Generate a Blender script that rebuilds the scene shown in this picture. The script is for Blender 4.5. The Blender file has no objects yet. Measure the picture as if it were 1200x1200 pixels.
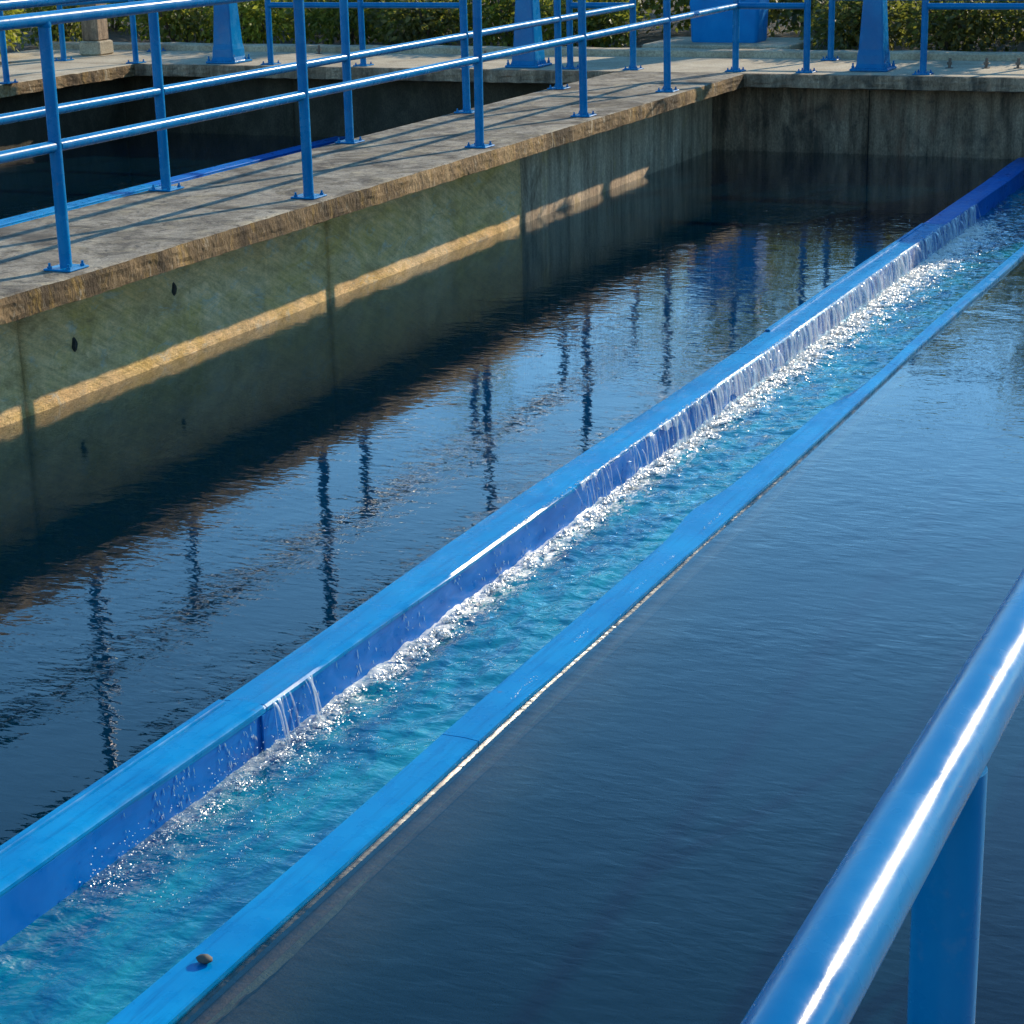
import bpy, math, random
from mathutils import Vector, Matrix, noise
S = bpy.context.scene
COL = S.collection
random.seed(7)

# ------------------------------------------------------------------ camera
cam = bpy.data.cameras.new('camera'); co = bpy.data.objects.new('camera', cam); COL.objects.link(co)
cam.sensor_width = 36.0; cam.lens = 71.11; cam.clip_start = 0.05; cam.clip_end = 3000
RT = Vector((0.91193523, 0.40962973, -0.02403382)); UP = Vector((-0.10141802, 0.28176072, 0.95410968)); FW = Vector((-0.39760347, 0.86764877, -0.29849136))
m = Matrix.Identity(4)
for i in range(3):
    m[i][0] = RT[i]; m[i][1] = UP[i]; m[i][2] = -FW[i]
m[2][3] = 1.63
co.matrix_world = m
S.camera = co
# ------------------------------------------------------------------ world, sun, exposure
SUN = Vector((0.75, 2.02, 1.0)).normalized()
W = bpy.data.worlds.new('World'); S.world = W; W.use_nodes = True
nt = W.node_tree; bg = nt.nodes['Background']
sky = nt.nodes.new('ShaderNodeTexSky'); sky.sky_type = 'NISHITA'; sky.sun_disc = False
sky.sun_elevation = math.asin(SUN.z); sky.sun_rotation = math.atan2(SUN.x, SUN.y)
sky.air_density = 1.0; sky.dust_density = 0.0; sky.ozone_density = 4.5; sky.altitude = 200
hs = nt.nodes.new('ShaderNodeHueSaturation'); hs.inputs['Hue'].default_value = 0.489; hs.inputs['Saturation'].default_value = 1.10
nt.links.new(sky.outputs[0], hs.inputs['Color']); nt.links.new(hs.outputs[0], bg.inputs[0]); bg.inputs[1].default_value = 0.15
sl = bpy.data.lights.new('sun', 'SUN'); sl.energy = 3.6; sl.angle = math.radians(0.6); sl.color = (1.0, 0.87, 0.66)
so = bpy.data.objects.new('sun', sl); COL.objects.link(so); so.location = (4, 10, 8)
so.rotation_euler = (-SUN).to_track_quat('-Z', 'Y').to_euler()
S.view_settings.view_transform = 'Standard'; S.view_settings.look = 'None'
S.view_settings.gamma = 1.0; S.view_settings.use_curve_mapping = False
S.view_settings.exposure = 1.0
S.render.engine = 'CYCLES'
S.cycles.use_denoising = True
S.cycles.use_adaptive_sampling = True; S.cycles.adaptive_threshold = 0.02
S.cycles.max_bounces = 6; S.cycles.transparent_max_bounces = 8; S.cycles.glossy_bounces = 3; S.cycles.diffuse_bounces = 3
S.cycles.caustics_reflective = False; S.cycles.caustics_refractive = False
S.cycles.sample_clamp_indirect = 6

# ------------------------------------------------------------------ materials
def N(nt, t, **k):
    n = nt.nodes.new(t)
    for a, v in k.items():
        if a.startswith('i_'):
            n.inputs[a[2:].replace('_', ' ')].default_value = v
        else:
            setattr(n, a, v)
    return n
def mat(name):
    M = bpy.data.materials.new(name); M.use_nodes = True
    t = M.node_tree; p = t.nodes['Principled BSDF']
    return M, t, p
def coords(t, scale=(1, 1, 1)):
    g = N(t, 'ShaderNodeNewGeometry'); mp = N(t, 'ShaderNodeMapping'); mp.inputs['Scale'].default_value = scale
    t.links.new(g.outputs['Position'], mp.inputs[0]); return mp.outputs[0]
def nz(t, vec, scale, detail=4, rough=0.6, dist=0.0):
    n = N(t, 'ShaderNodeTexNoise'); n.inputs['Scale'].default_value = scale; n.inputs['Detail'].default_value = detail
    n.inputs['Roughness'].default_value = rough; n.inputs['Distortion'].default_value = dist
    t.links.new(vec, n.inputs['Vector']); return n.outputs['Fac']
def ramp(t, fac, stops):
    r = N(t, 'ShaderNodeValToRGB'); e = r.color_ramp.elements
    while len(e) < len(stops): e.new(0.5)
    for q, (p, c) in zip(e, stops):
        q.position = p; q.color = (c[0], c[1], c[2], 1) if hasattr(c, '__len__') else (c, c, c, 1)
    t.links.new(fac, r.inputs[0]); return r.outputs[0]
def mix(t, f, a, b, mode='MIX'):
    x = N(t, 'ShaderNodeMix', data_type='RGBA', blend_type=mode)
    for s, v in ((0, f), (6, a), (7, b)):
        if hasattr(v, 'is_output'): t.links.new(v, x.inputs[s])
        else: x.inputs[s].default_value = v if s == 0 else (v[0], v[1], v[2], 1)
    return x.outputs[2]
def bump(t, h, strength, dist, normal=None):
    b = N(t, 'ShaderNodeBump'); b.inputs['Strength'].default_value = strength; b.inputs['Distance'].default_value = dist
    t.links.new(h, b.inputs['Height'])
    if normal: t.links.new(normal, b.inputs['Normal'])
    return b.outputs[0]

def paint(name, c, rough=0.3, dirt=0.35, coat=0.3, rust=0.0, streak=0.0):
    M, t, p = mat(name); v = coords(t)
    f = ramp(t, nz(t, v, 3.0, 6, 0.65), [(0.35, 0.0), (0.7, 1.0)])
    f2 = ramp(t, nz(t, v, 34.0, 5, 0.7), [(0.60, 0.0), (0.72, 1.0)])
    lo = (c[0] * .8, c[1] * .8, c[2] * .85); hi = (c[0] * 1.2 + .001, c[1] * 1.18, c[2] * 1.08)
    b = mix(t, f, lo, hi)
    sc = N(t, 'ShaderNodeMath', operation='MULTIPLY'); t.links.new(f2, sc.inputs[0]); sc.inputs[1].default_value = dirt
    b = mix(t, sc.outputs[0], b, (0.16, 0.20, 0.24))
    if streak:   # water marks drawn out along the lip
        f3 = ramp(t, nz(t, coords(t, (26, 1.4, 8)), 1.5, 5, 0.7, 0.3), [(0.50, 0.0), (0.68, streak)])
        b = mix(t, f3, b, (c[0], c[1] * .42, c[2] * .55))
    if rust:
        f4 = ramp(t, nz(t, v, 17.0, 6, 0.75, 0.5), [(0.66, 0.0), (0.71, rust)])
        b = mix(t, f4, b, (0.16, 0.07, 0.03))
    t.links.new(b, p.inputs['Base Color'])
    rr = ramp(t, nz(t, v, 12, 4), [(0.3, rough * .6), (0.7, rough * 1.5)]); t.links.new(rr, p.inputs['Roughness'])
    t.links.new(bump(t, nz(t, v, 45, 4, 0.7), 0.22, 0.001), p.inputs['Normal'])
    p.inputs['Specular IOR Level'].default_value = 0.15; p.inputs['Coat Weight'].default_value = coat; p.inputs['Coat Roughness'].default_value = 0.12
    return M
M_rail = paint('blue_enamel', (0.0, 0.135, 0.33), 0.25, 0.14, 0.0, 0.6)
M_chan = paint('channel_blue', (0.0, 0.20, 0.46), 0.28, 0.10, 0.0, 0.35, 0.6)
M_royal = paint('royal_blue', (0.0, 0.125, 0.44), 0.36, 0.05, 0.0, 0.2, 0.5)
M_bin = paint('bin_blue', (0.0, 0.17, 0.46), 0.45, 0.15, 0.0)

def concrete(name, cols, moss=None, scale=1.0, bumpd=0.006, stretch=(1, 1, 1), streak=None, drip=None, speck=0.55):
    M, t, p = mat(name); v = coords(t, stretch)
    base = ramp(t, nz(t, v, 2.2 * scale, 5, 0.68, 0.6), [(0.25, cols[0]), (0.5, cols[1]), (0.78, cols[2])])
    sp = ramp(t, nz(t, v, 60 * scale, 3, 0.7), [(0.36, 0.35), (0.62, 1.15)])
    b = mix(t, speck, base, sp, 'MULTIPLY')
    if moss:
        for (c, sc, a, e, w) in moss:
            f = ramp(t, nz(t, v, sc, 5, 0.72, 0.8), [(a, 0.0), (e, w)])
            b = mix(t, f, b, c)
    if drip:      # dark runs below the coping
        f = ramp(t, nz(t, coords(t, (9, 9, .7)), 1.0, 5, 0.72, 0.4), [(0.40, 0.30), (0.58, 1.1)])
        b = mix(t, drip, b, f, 'MULTIPLY')
    if streak:    # slanting brush and trowel marks
        g2 = N(t, 'ShaderNodeNewGeometry'); mp = N(t, 'ShaderNodeMapping'); mp.inputs['Rotation'].default_value = (math.radians(28), 0, 0)
        m2 = N(t, 'ShaderNodeMapping'); m2.inputs['Scale'].default_value = (1, 2.5, 26)
        t.links.new(g2.outputs['Position'], mp.inputs[0]); t.links.new(mp.outputs[0], m2.inputs[0])
        f = ramp(t, nz(t, m2.outputs[0], 1.6, 4, 0.7, 0.2), [(0.38, 0.62), (0.62, 1.35)])
        b = mix(t, streak, b, f, 'MULTIPLY')
    t.links.new(b, p.inputs['Base Color']); p.inputs['Roughness'].default_value = 0.88
    p.inputs['Specular IOR Level'].default_value = 0.25
    h = nz(t, v, 9 * scale, 6, 0.78)
    t.links.new(bump(t, h, 0.9, bumpd * 2.2), p.inputs['Normal'])
    return M
M_top = concrete('walkway_concrete', [(0.12, 0.098, 0.07), (0.26, 0.22, 0.165), (0.42, 0.365, 0.28)],
                 [((0.06, 0.046, 0.032), 2.4, 0.47, 0.60, 0.88), ((0.44, 0.36, 0.22), 4.5, 0.52, 0.7, 0.5), ((0.05, 0.042, 0.035), 14, 0.54, 0.64, 0.75)], bumpd=0.005, scale=1.6)
M_far = concrete('dusty_concrete', [(0.26, 0.20, 0.13), (0.42, 0.345, 0.24), (0.56, 0.475, 0.34)],
                 [((0.13, 0.11, 0.08), 1.5, 0.58, 0.8, 0.6)], bumpd=0.003)
M_edge = concrete('mossy_edge', [(0.10, 0.062, 0.032), (0.27, 0.165, 0.075), (0.46, 0.30, 0.15)],
                  [((0.045, 0.028, 0.014), 0.9, 0.40, 0.56, 0.92), ((0.30, 0.17, 0.03), 6.0, 0.54, 0.68, 0.6), ((0.50, 0.42, 0.30), 11.0, 0.58, 0.70, 0.6), ((0.05, 0.035, 0.02), 14.0, 0.56, 0.66, 0.85)],
                  scale=2.2, bumpd=0.012, stretch=(1, 1, 0.35))
M_wall = concrete('algae_wall', [(0.70, 0.40, 0.16), (0.85, 0.54, 0.25), (0.90, 0.63, 0.36)],
                  [((0.66, 0.40, 0.11), 2.6, 0.44, 0.62, 0.8), ((0.46, 0.28, 0.11), 5.5, 0.50, 0.62, 0.6), ((0.50, 0.47, 0.38), 9.0, 0.55, 0.68, 0.6), ((0.20, 0.12, 0.05), 17.0, 0.58, 0.70, 0.45)],
                  scale=1.6, bumpd=0.008, stretch=(1, .55, 1.2), streak=0.40, drip=0.15, speck=0.25)
M_dark = concrete('damp_wall', [(0.16, 0.10, 0.06), (0.31, 0.21, 0.135), (0.45, 0.32, 0.21)],
                  [((0.26, 0.12, 0.07), 2.2, 0.54, 0.70, 0.7), ((0.06, 0.052, 0.042), 3.0, 0.50, 0.66, 0.75), ((0.05, 0.045, 0.04), 12.0, 0.55, 0.68, 0.6)], scale=1.5, bumpd=0.006, stretch=(1, 1, .5), drip=0.7)
M_grey = concrete('grey_wall', [(0.42, 0.28, 0.17), (0.62, 0.44, 0.28), (0.74, 0.56, 0.38)], [((0.14, 0.10, 0.06), 3.5, 0.52, 0.68, 0.7), ((0.5, 0.33, 0.1), 6.0, .56, .7, .5)],
                  scale=1.6, bumpd=0.007, stretch=(1, 1, .5), drip=0.6)
M_shade = concrete('shade_dark_wall', [(0.035, 0.028, 0.018), (0.07, 0.055, 0.036), (0.13, 0.10, 0.065)], [((0.03, 0.028, 0.015), 3.0, 0.48, 0.66, 0.8)], scale=1.5, bumpd=0.006, stretch=(1, 1, .5))  # shade of the far tank put into the wall colour, with algae blotches
M_joint = concrete('joint_filler', [(0.02, 0.02, 0.018), (0.035, 0.033, 0.03), (0.05, 0.05, 0.045)])
M_soil = concrete('soil', [(0.05, 0.038, 0.025), (0.09, 0.068, 0.045), (0.15, 0.115, 0.075)], scale=2, bumpd=0.02)
M_silt = concrete('tank_silt', [(0.004, 0.012, 0.016), (0.006, 0.017, 0.022), (0.008, 0.022, 0.028)])
M_ledge = concrete('ledge_algae', [(0.36, 0.15, 0.07), (0.52, 0.25, 0.13), (0.66, 0.38, 0.22)], [((0.22, 0.12, 0.06), 3, .45, .65, .8)], scale=2)
M_scum = concrete('tan_scum', [(0.22, 0.14, 0.06), (0.50, 0.36, 0.18), (0.70, 0.55, 0.32)], scale=5)

def simple(name, c, rough=0.7, metal=0.0, var=0.3, sc=20):
    M, t, p = mat(name); v = coords(t)
    f = nz(t, v, sc, 5)
    t.links.new(mix(t, f, tuple(x * (1 - var) for x in c), tuple(min(1, x * (1 + var)) for x in c)), p.inputs['Base Color'])
    p.inputs['Roughness'].default_value = rough; p.inputs['Metallic'].default_value = metal
    return M
M_bolt = simple('rusty_bolt', (0.13, 0.10, 0.08), 0.6, 0.5)
M_stone = simple('dark_stone', (0.09, 0.075, 0.06), 0.8)
M_bark = simple('bark', (0.10, 0.065, 0.045), 0.9)
def leafmat(name, a, b):
    M, t, p = mat(name)
    oi = N(t, 'ShaderNodeNewGeometry')
    c = ramp(t, oi.outputs['Random Per Island'], [(0.0, a), (0.6, tuple((x + y) / 2 for x, y in zip(a, b))), (1.0, b)])
    t.links.new(c, p.inputs['Base Color']); p.inputs['Roughness'].default_value = 0.45
    p.inputs['Specular IOR Level'].default_value = 0.35
    tr = N(t, 'ShaderNodeBsdfTranslucent'); mx = N(t, 'ShaderNodeMixShader'); mx.inputs[0].default_value = 0.5
    h = mix(t, 0.5, c, (0.35, 0.40, 0.05)); t.links.new(h, tr.inputs[0])
    out = t.nodes['Material Output']
    t.links.new(p.outputs[0], mx.inputs[1]); t.links.new(tr.outputs[0], mx.inputs[2]); t.links.new(mx.outputs[0], out.inputs[0])
    return M
M_leaf = leafmat('leaf_green', (0.02, 0.04, 0.01), (0.28, 0.25, 0.035))
M_leaf2 = leafmat('leaf_olive', (0.025, 0.028, 0.012), (0.22, 0.18, 0.055))
M_leaf3 = leafmat('leaf_bright', (0.07, 0.10, 0.012), (0.50, 0.43, 0.05))

def water(name, body, tint, bodyfac, layers, rough=0.015, absorb=None, foam=False):
    M, t, p = mat(name); t.nodes.remove(p); out = t.nodes['Material Output']
    nrm = None
    for (stretch, sc, det, st, d, dist) in layers:
        v = coords(t, stretch)
        hgt = nz(t, v, sc, det, 0.5, dist)
        if absorb:
            q = N(t, 'ShaderNodeMath', operation='MULTIPLY'); t.links.new(hgt, q.inputs[0])
            t.links.new(ramp(t, nz(t, coords(t, (.8, 1.3, 1)), 0.55, 2, 0.5, 0.8), [(0.38, 0.45), (0.62, 1.25)]), q.inputs[1]); hgt = q.outputs[0]
        nrm = bump(t, hgt, st, d, nrm)
    g = N(t, 'ShaderNodeNewGeometry'); dt = N(t, 'ShaderNodeVectorMath', operation='DOT_PRODUCT')
    t.links.new(g.outputs['Incoming'], dt.inputs[0]); t.links.new(nrm, dt.inputs[1])
    def mth(op, a, b=None, clamp=False):
        q = N(t, 'ShaderNodeMath', operation=op); q.use_clamp = clamp
        for i, x in enumerate((a, b)):
            if x is None: continue
            if hasattr(x, 'is_output'): t.links.new(x, q.inputs[i])
            else: q.inputs[i].default_value = x
        return q.outputs[0]
    F0 = 0.026       # water reflectance, the same from above and below the surface
    fr = mth('ADD', mth('MULTIPLY', mth('POWER', mth('SUBTRACT', 1.0, mth('ABSOLUTE', dt.outputs['Value']), True), 4.7), 1 - F0), F0, True)
    gl = N(t, 'ShaderNodeBsdfGlossy'); gl.inputs['Roughness'].default_value = rough; gl.inputs[0].default_value = (1, 1, 1, 1); t.links.new(nrm, gl.inputs['Normal'])
    df = N(t, 'ShaderNodeBsdfDiffuse'); df.inputs[0].default_value = (*body, 1); t.links.new(nrm, df.inputs['Normal'])
    tp = N(t, 'ShaderNodeBsdfTransparent'); tp.inputs[0].default_value = (*tint, 1)
    a = N(t, 'ShaderNodeMixShader'); a.inputs[0].default_value = bodyfac
    t.links.new(tp.outputs[0], a.inputs[1]); t.links.new(df.outputs[0], a.inputs[2])
    if foam:
        t.links.new(ramp(t, nz(t, coords(t, (2.4, .7, 1)), 3.4, 4, 0.6, 0.2), [(0.36, (0.0, 0.13, 0.26)), (0.52, (0.0, 0.26, 0.37)), (0.66, (0.01, 0.37, 0.43))]), df.inputs[0])
    if foam:      # aerated water below the spill: white, broken up, thinning out to the right
        sx = N(t, 'ShaderNodeSeparateXYZ'); t.links.new(g.outputs['Position'], sx.inputs[0])
        wd = mth('ADD', mth('MULTIPLY', mth('SUBTRACT', sx.outputs[1], 5.0), 0.020), 0.10)
        u = mth('DIVIDE', mth('ADD', sx.outputs[0], 2.985), wd)
        on = mth('MULTIPLY', mth('ADD', mth('MULTIPLY', mth('SUBTRACT', sx.outputs[1], 4.0), 0.5, True), mth('MULTIPLY', mth('SUBTRACT', sx.outputs[1], 6.0), 0.25, True), True), mth('MULTIPLY', mth('SUBTRACT', 14.9, sx.outputs[1]), 1.5, True))
        nzv = mth('ADD', mth('MULTIPLY', nz(t, coords(t, (1, .7, 1)), 22.0, 4, 0.65, 0.6), 1.9), mth('MULTIPLY', nz(t, coords(t), 90.0, 2, 0.6), 0.7))
        ff = mth('MULTIPLY', mth('MULTIPLY', mth('SUBTRACT', mth('SUBTRACT', nzv, 0.80), mth('MULTIPLY', u, 0.62)), 2.4, True), on)
        fd = N(t, 'ShaderNodeBsdfDiffuse'); fd.inputs[0].default_value = (0.86, 0.84, 0.78, 1); t.links.new(nrm, fd.inputs['Normal'])
        a2 = N(t, 'ShaderNodeMixShader'); t.links.new(ff, a2.inputs[0]); t.links.new(a.outputs[0], a2.inputs[1]); t.links.new(fd.outputs[0], a2.inputs[2]); a = a2
    if absorb:
        va = N(t, 'ShaderNodeVolumeAbsorption'); va.inputs['Color'].default_value = (*absorb[0], 1); va.inputs['Density'].default_value = absorb[1]
        t.links.new(va.outputs[0], out.inputs['Volume'])
    b = N(t, 'ShaderNodeMixShader'); t.links.new(fr, b.inputs[0])
    t.links.new(a.outputs[0], b.inputs[1]); t.links.new(gl.outputs[0], b.inputs[2])
    t.links.new(b.outputs[0], out.inputs[0])
    return M
M_water = water('tank_water', (0.0005, 0.027, 0.050), (0.90, 0.93, 0.93), 0.38,
                [((1, 1, 1), 6.5, 1.0, 0.22, 0.008, 0.3), ((0.6, 1.35, 1), 21.0, 2.0, 0.28, 0.004, 0.4)], absorb=((0.35, 0.55, 0.60), 7.5))
M_cwater = water('channel_water', (0.0, 0.27, 0.33), (0.22, 0.76, 0.84), 0.48,
                 [((.8, 1.1, 1), 12.0, 3.0, 0.6, 0.022, 0.3), ((1, .8, 1), 40.0, 2.0, 0.3, 0.005, 0.3)], 0.03, foam=True)
def foamat():
    M, t, p = mat('foam'); p.inputs['Base Color'].default_value = (0.90, 0.86, 0.79, 1); p.inputs['Roughness'].default_value = 0.25
    p.inputs['Subsurface Weight'].default_value = 0.0
    return M
M_foam = foamat()
def fallmat():
    M, t, p = mat('falling_water'); out = t.nodes['Material Output']
    p.inputs['Base Color'].default_value = (0.80, 0.82, 0.82, 1); p.inputs['Roughness'].default_value = 0.12
    tp = N(t, 'ShaderNodeBsdfTransparent'); tp.inputs[0].default_value = (0.75, 0.9, 0.97, 1)
    v = coords(t, (28, 28, 5)); f = ramp(t, nz(t, v, 1.0, 5, 0.72), [(0.38, 0.05), (0.70, 0.90)])
    mx = N(t, 'ShaderNodeMixShader'); t.links.new(f, mx.inputs[0]); t.links.new(tp.outputs[0], mx.inputs[1]); t.links.new(p.outputs[0], mx.inputs[2])
    t.links.new(mx.outputs[0], out.inputs[0]); return M
M_fall = fallmat()

# ------------------------------------------------------------------ mesh helpers
def obj(name, vs, fs, mt, parent=None, origin=(0, 0, 0), smooth=False):
    me = bpy.data.meshes.new(name)
    o = origin
    me.from_pydata([(v[0] - o[0], v[1] - o[1], v[2] - o[2]) for v in vs], [], fs)
    if smooth:
        me.polygons.foreach_set('use_smooth', [True] * len(me.polygons))
    me.materials.append(mt); me.update()
    ob = bpy.data.objects.new(name, me); COL.objects.link(ob); ob.location = o
    if parent:
        ob.parent = parent; ob.location = Vector(o) - wloc(parent)
    return ob
def wloc(o):
    l = o.location.copy()
    while o.parent: o = o.parent; l += o.location
    return l
def inst(ob, loc, parent, name=None):
    c = ob.copy(); c.name = name or ob.name.split('.')[0]; COL.objects.link(c); c.parent = parent
    c.location = Vector(loc) - (wloc(parent) if parent else Vector()); return c
def tag(o, label=None, cat=None, group=None, kind=None):
    for k, v in (('label', label), ('category', cat), ('group', group), ('kind', kind)):
        if v: o[k] = v
    return o
def empty(name, loc, label=None, cat=None, group=None):
    o = bpy.data.objects.new(name, None); COL.objects.link(o); o.location = loc; o.empty_display_size = .1
    return tag(o, label, cat, group)
class MB:
    def __init__(s): s.v = []; s.f = []
    def add(s, v, f):
        n = len(s.v); s.v += v; s.f += [tuple(i + n for i in q) for q in f]; return s
    def box(s, a, b, bev=0.0):
        x0, y0, z0 = a; x1, y1, z1 = b
        if bev <= 0:
            s.add([(x0, y0, z0), (x1, y0, z0), (x1, y1, z0), (x0, y1, z0), (x0, y0, z1), (x1, y0, z1), (x1, y1, z1), (x0, y1, z1)],
                  [(0, 3, 2, 1), (4, 5, 6, 7), (0, 1, 5, 4), (1, 2, 6, 5), (2, 3, 7, 6), (3, 0, 4, 7)])
        else:   # chamfered box: octagonal rings
            def ring(z, i):
                return [(x0 + i + bev, y0 + i, z), (x1 - i - bev, y0 + i, z), (x1 - i, y0 + i + bev, z), (x1 - i, y1 - i - bev, z),
                        (x1 - i - bev, y1 - i, z), (x0 + i + bev, y1 - i, z), (x0 + i, y1 - i - bev, z), (x0 + i, y0 + i + bev, z)]
            s.loft([ring(z0, bev), ring(z0 + bev, 0), ring(z1 - bev, 0), ring(z1, bev)])
        return s
    def loft(s, rings, cap=True):
        n = len(rings[0]); v = [p for r in rings for p in r]; f = []
        for k in range(len(rings) - 1):
            for i in range(n):
                j = (i + 1) % n
                f.append((k * n + i, k * n + j, (k + 1) * n + j, (k + 1) * n + i))
        if cap:
            f.append(tuple(range(n - 1, -1, -1))); f.append(tuple((len(rings) - 1) * n + i for i in range(n)))
        return s.add(v, f)
    def tube(s, a, b, r, r2=None, n=14, cap=True):
        a = Vector(a); b = Vector(b); d = (b - a).normalized(); r2 = r if r2 is None else r2
        u = d.orthogonal().normalized(); w = d.cross(u)
        rings = [[tuple(p + (u * math.cos(2 * math.pi * i / n) + w * math.sin(2 * math.pi * i / n)) * q) for i in range(n)] for p, q in ((a, r), (b, r2))]
        return s.loft(rings, cap)
    def path(s, pts, r, n=14):
        pts = [Vector(p) for p in pts]; rings = []; u = None
        for i, p in enumerate(pts):
            d = (pts[min(i + 1, len(pts) - 1)] - pts[max(i - 1, 0)]).normalized()
            if u is None: u = d.orthogonal().normalized()
            u = (u - d * u.dot(d)).normalized(); w = d.cross(u)
            rr = r[i] if hasattr(r, '__len__') else r
            rings.append([tuple(p + (u * math.cos(2 * math.pi * k / n) + w * math.sin(2 * math.pi * k / n)) * rr) for k in range(n)])
        return s.loft(rings)
    def build(s, name, mt, parent=None, origin=None, smooth=False, kind=None):
        if origin is None: origin = wloc(parent) if parent else (0, 0, 0)
        o = obj(name, s.v, s.f, mt, parent, origin, smooth)
        if kind: o['kind'] = kind
        return o
def autosmooth(o, deg=40):
    me = o.data
    me.polygons.foreach_set('use_smooth', [True] * len(me.polygons))
    try: me.set_sharp_from_angle(angle=math.radians(deg))
    except Exception: pass
    return o
def nn(x, y, z, s=1.0): return noise.noise(Vector((x * s, y * s, z * s)))

# ------------------------------------------------------------------ levels and lines of the place (metres)
ZW = -0.70          # water level in the tanks
ZL = -0.68          # channel lip
ZC = -0.815         # water in the channel
YF = 16.85          # front edge of the far walkway
YN = -3.0

# ------------------------------------------------------------------ setting: ground, walkways, tank floors, water
def ground():
    x0, x1, y0, y1 = -13.9, 2.2, -4.2, 18.58
    R = 900.0; z = -0.03
    v = [(-R, -R, z), (R, -R, z), (R, R, z), (-R, R, z), (x0, y0, z), (x1, y0, z), (x1, y1, z), (x0, y1, z)]
    f = [(0, 1, 5, 4), (1, 2, 6, 5), (2, 3, 7, 6), (3, 0, 4, 7)]
    tag(obj('ground', v, f, M_soil), kind='structure')
ground()

def slab(name, profile, a0, a1, axis, mt, edge_mat, step, rough_idx, edge_faces, amp=0.011, seed=0):
    """profile: closed list of (c, z) swept along axis 'y' or 'x'; rough_idx: profile points that wander"""
    n = len(profile); k = max(2, int((a1 - a0) / step)); vs = []; fs = []; mi = []
    for i in range(k + 1):
        a = a0 + (a1 - a0) * i / k
        for j, (c, z) in enumerate(profile):
            dc = dz = 0
            if j in rough_idx:
                w, sgn = rough_idx[j]
                dc = sgn * amp * w * (nn(a + seed, z * 9, c, 5.0) + .8 * nn(a + seed, z * 20, 3.1, 17.0) + 0.5 * nn(a, z * 40, c, 48.0))
                dz = amp * w * .9 * (nn(a, 7.7 + z * 9, c + seed, 6.0) + .8 * nn(a, 3.3 + z * 30, seed, 30.0))
                if z == 0: dz = -abs(dz) * .7; 
            p = (c + dc, a, z + dz) if axis == 'y' else (a, c + dc, z + dz)
            vs.append(p)
    for i in range(k):
        for j in range(n):
            q = (i * n + j, i * n + (j + 1) % n, (i + 1) * n + (j + 1) % n, (i + 1) * n + j)
            if axis == 'x': q = q[::-1]
            fs.append(q); mi.append(1 if j in edge_faces else 0)
    fs.append(tuple(range(n))[::-1] if axis == 'y' else tuple(range(n))); mi.append(0)
    e = tuple(k * n + j for j in range(n)); fs.append(e if axis == 'y' else e[::-1]); mi.append(0)
    o = obj(name, vs, fs, mt); o.data.materials.append(edge_mat)
    o.data.polygons.foreach_set('material_index', mi)
    return tag(o, kind='structure')
T = 0.12
def edge_prof(xe, sg, n=5):
    """points down the fascia at xe; outward direction sg"""
    pts = [(xe - sg * .10, 0.0), (xe - sg * .022, 0.0), (xe - sg * .005, -.006)]
    pts += [(xe, -.012 - (T - .02) * i / n) for i in range(1, n + 1)] + [(xe - sg * .03, -T), (xe - sg * .12, -T)]
    return pts
# middle walkway between the two tanks, right fascia (+X) mossy and broken
pr_r = edge_prof(-5.438, 1); pr_l = edge_prof(-6.63, -1)
prof = pr_r + pr_l[::-1]
nr = len(pr_r)
ri = {j: (1.0 if 2 < j < nr - 1 else .55, 1) for j in range(1, nr - 1)}
ri.update({j: (1.0 if nr < j < 2 * nr - 3 else .5, -1) for j in range(nr + 1, 2 * nr - 1)})
slab('walkway', prof, YN, YF - .004, 'y', M_top, M_edge, 0.02, ri, set(range(2, nr - 1)), 0.0055)
# far cross walkway, front edge at YF
pf = edge_prof(YF, -1)
proff = pf + [(18.32, -T), (18.32, 0.0)]
rf = {j: (.6, -1) for j in range(2, nr - 1)}
slab('cross_walkway', proff, -13.9, 2.2, 'x', M_far, M_dark, 0.05, rf, set(range(1, nr)), 0.012, 3.0)
# walkway of the viewer, left fascia
pn = edge_prof(-.35, -1)
slab('near_walkway', pn + [(1.5, -T), (1.5, 0.0)], YN, YF - .004, 'y', M_top, M_edge, 0.1, {j: (.6, -1) for j in range(2, nr - 1)}, set(range(1, nr)), 0.012, 5.0)
# outer walkway beyond the far tank
po = edge_prof(-11.65, 1)
slab('outer_walkway', po + [(-13.0, -T), (-13.0, 0.0)], YN, YF - .004, 'y', M_far, M_edge, 0.04, {j: (.8, 1) for j in range(2, nr - 1)}, set(range(2, nr - 1)), 0.008, 9.0)
for nm, xa, xb in (('tank_floor', -5.83, 0.02), ('tank_floor', -12.02, -6.26)):
    tag(obj(nm, [(xa, YN, -2.2), (xb, YN, -2.2), (xb, 17.2, -2.2), (xa, 17.2, -2.2)], [(0, 1, 2, 3)], M_silt), kind='structure')

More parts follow.
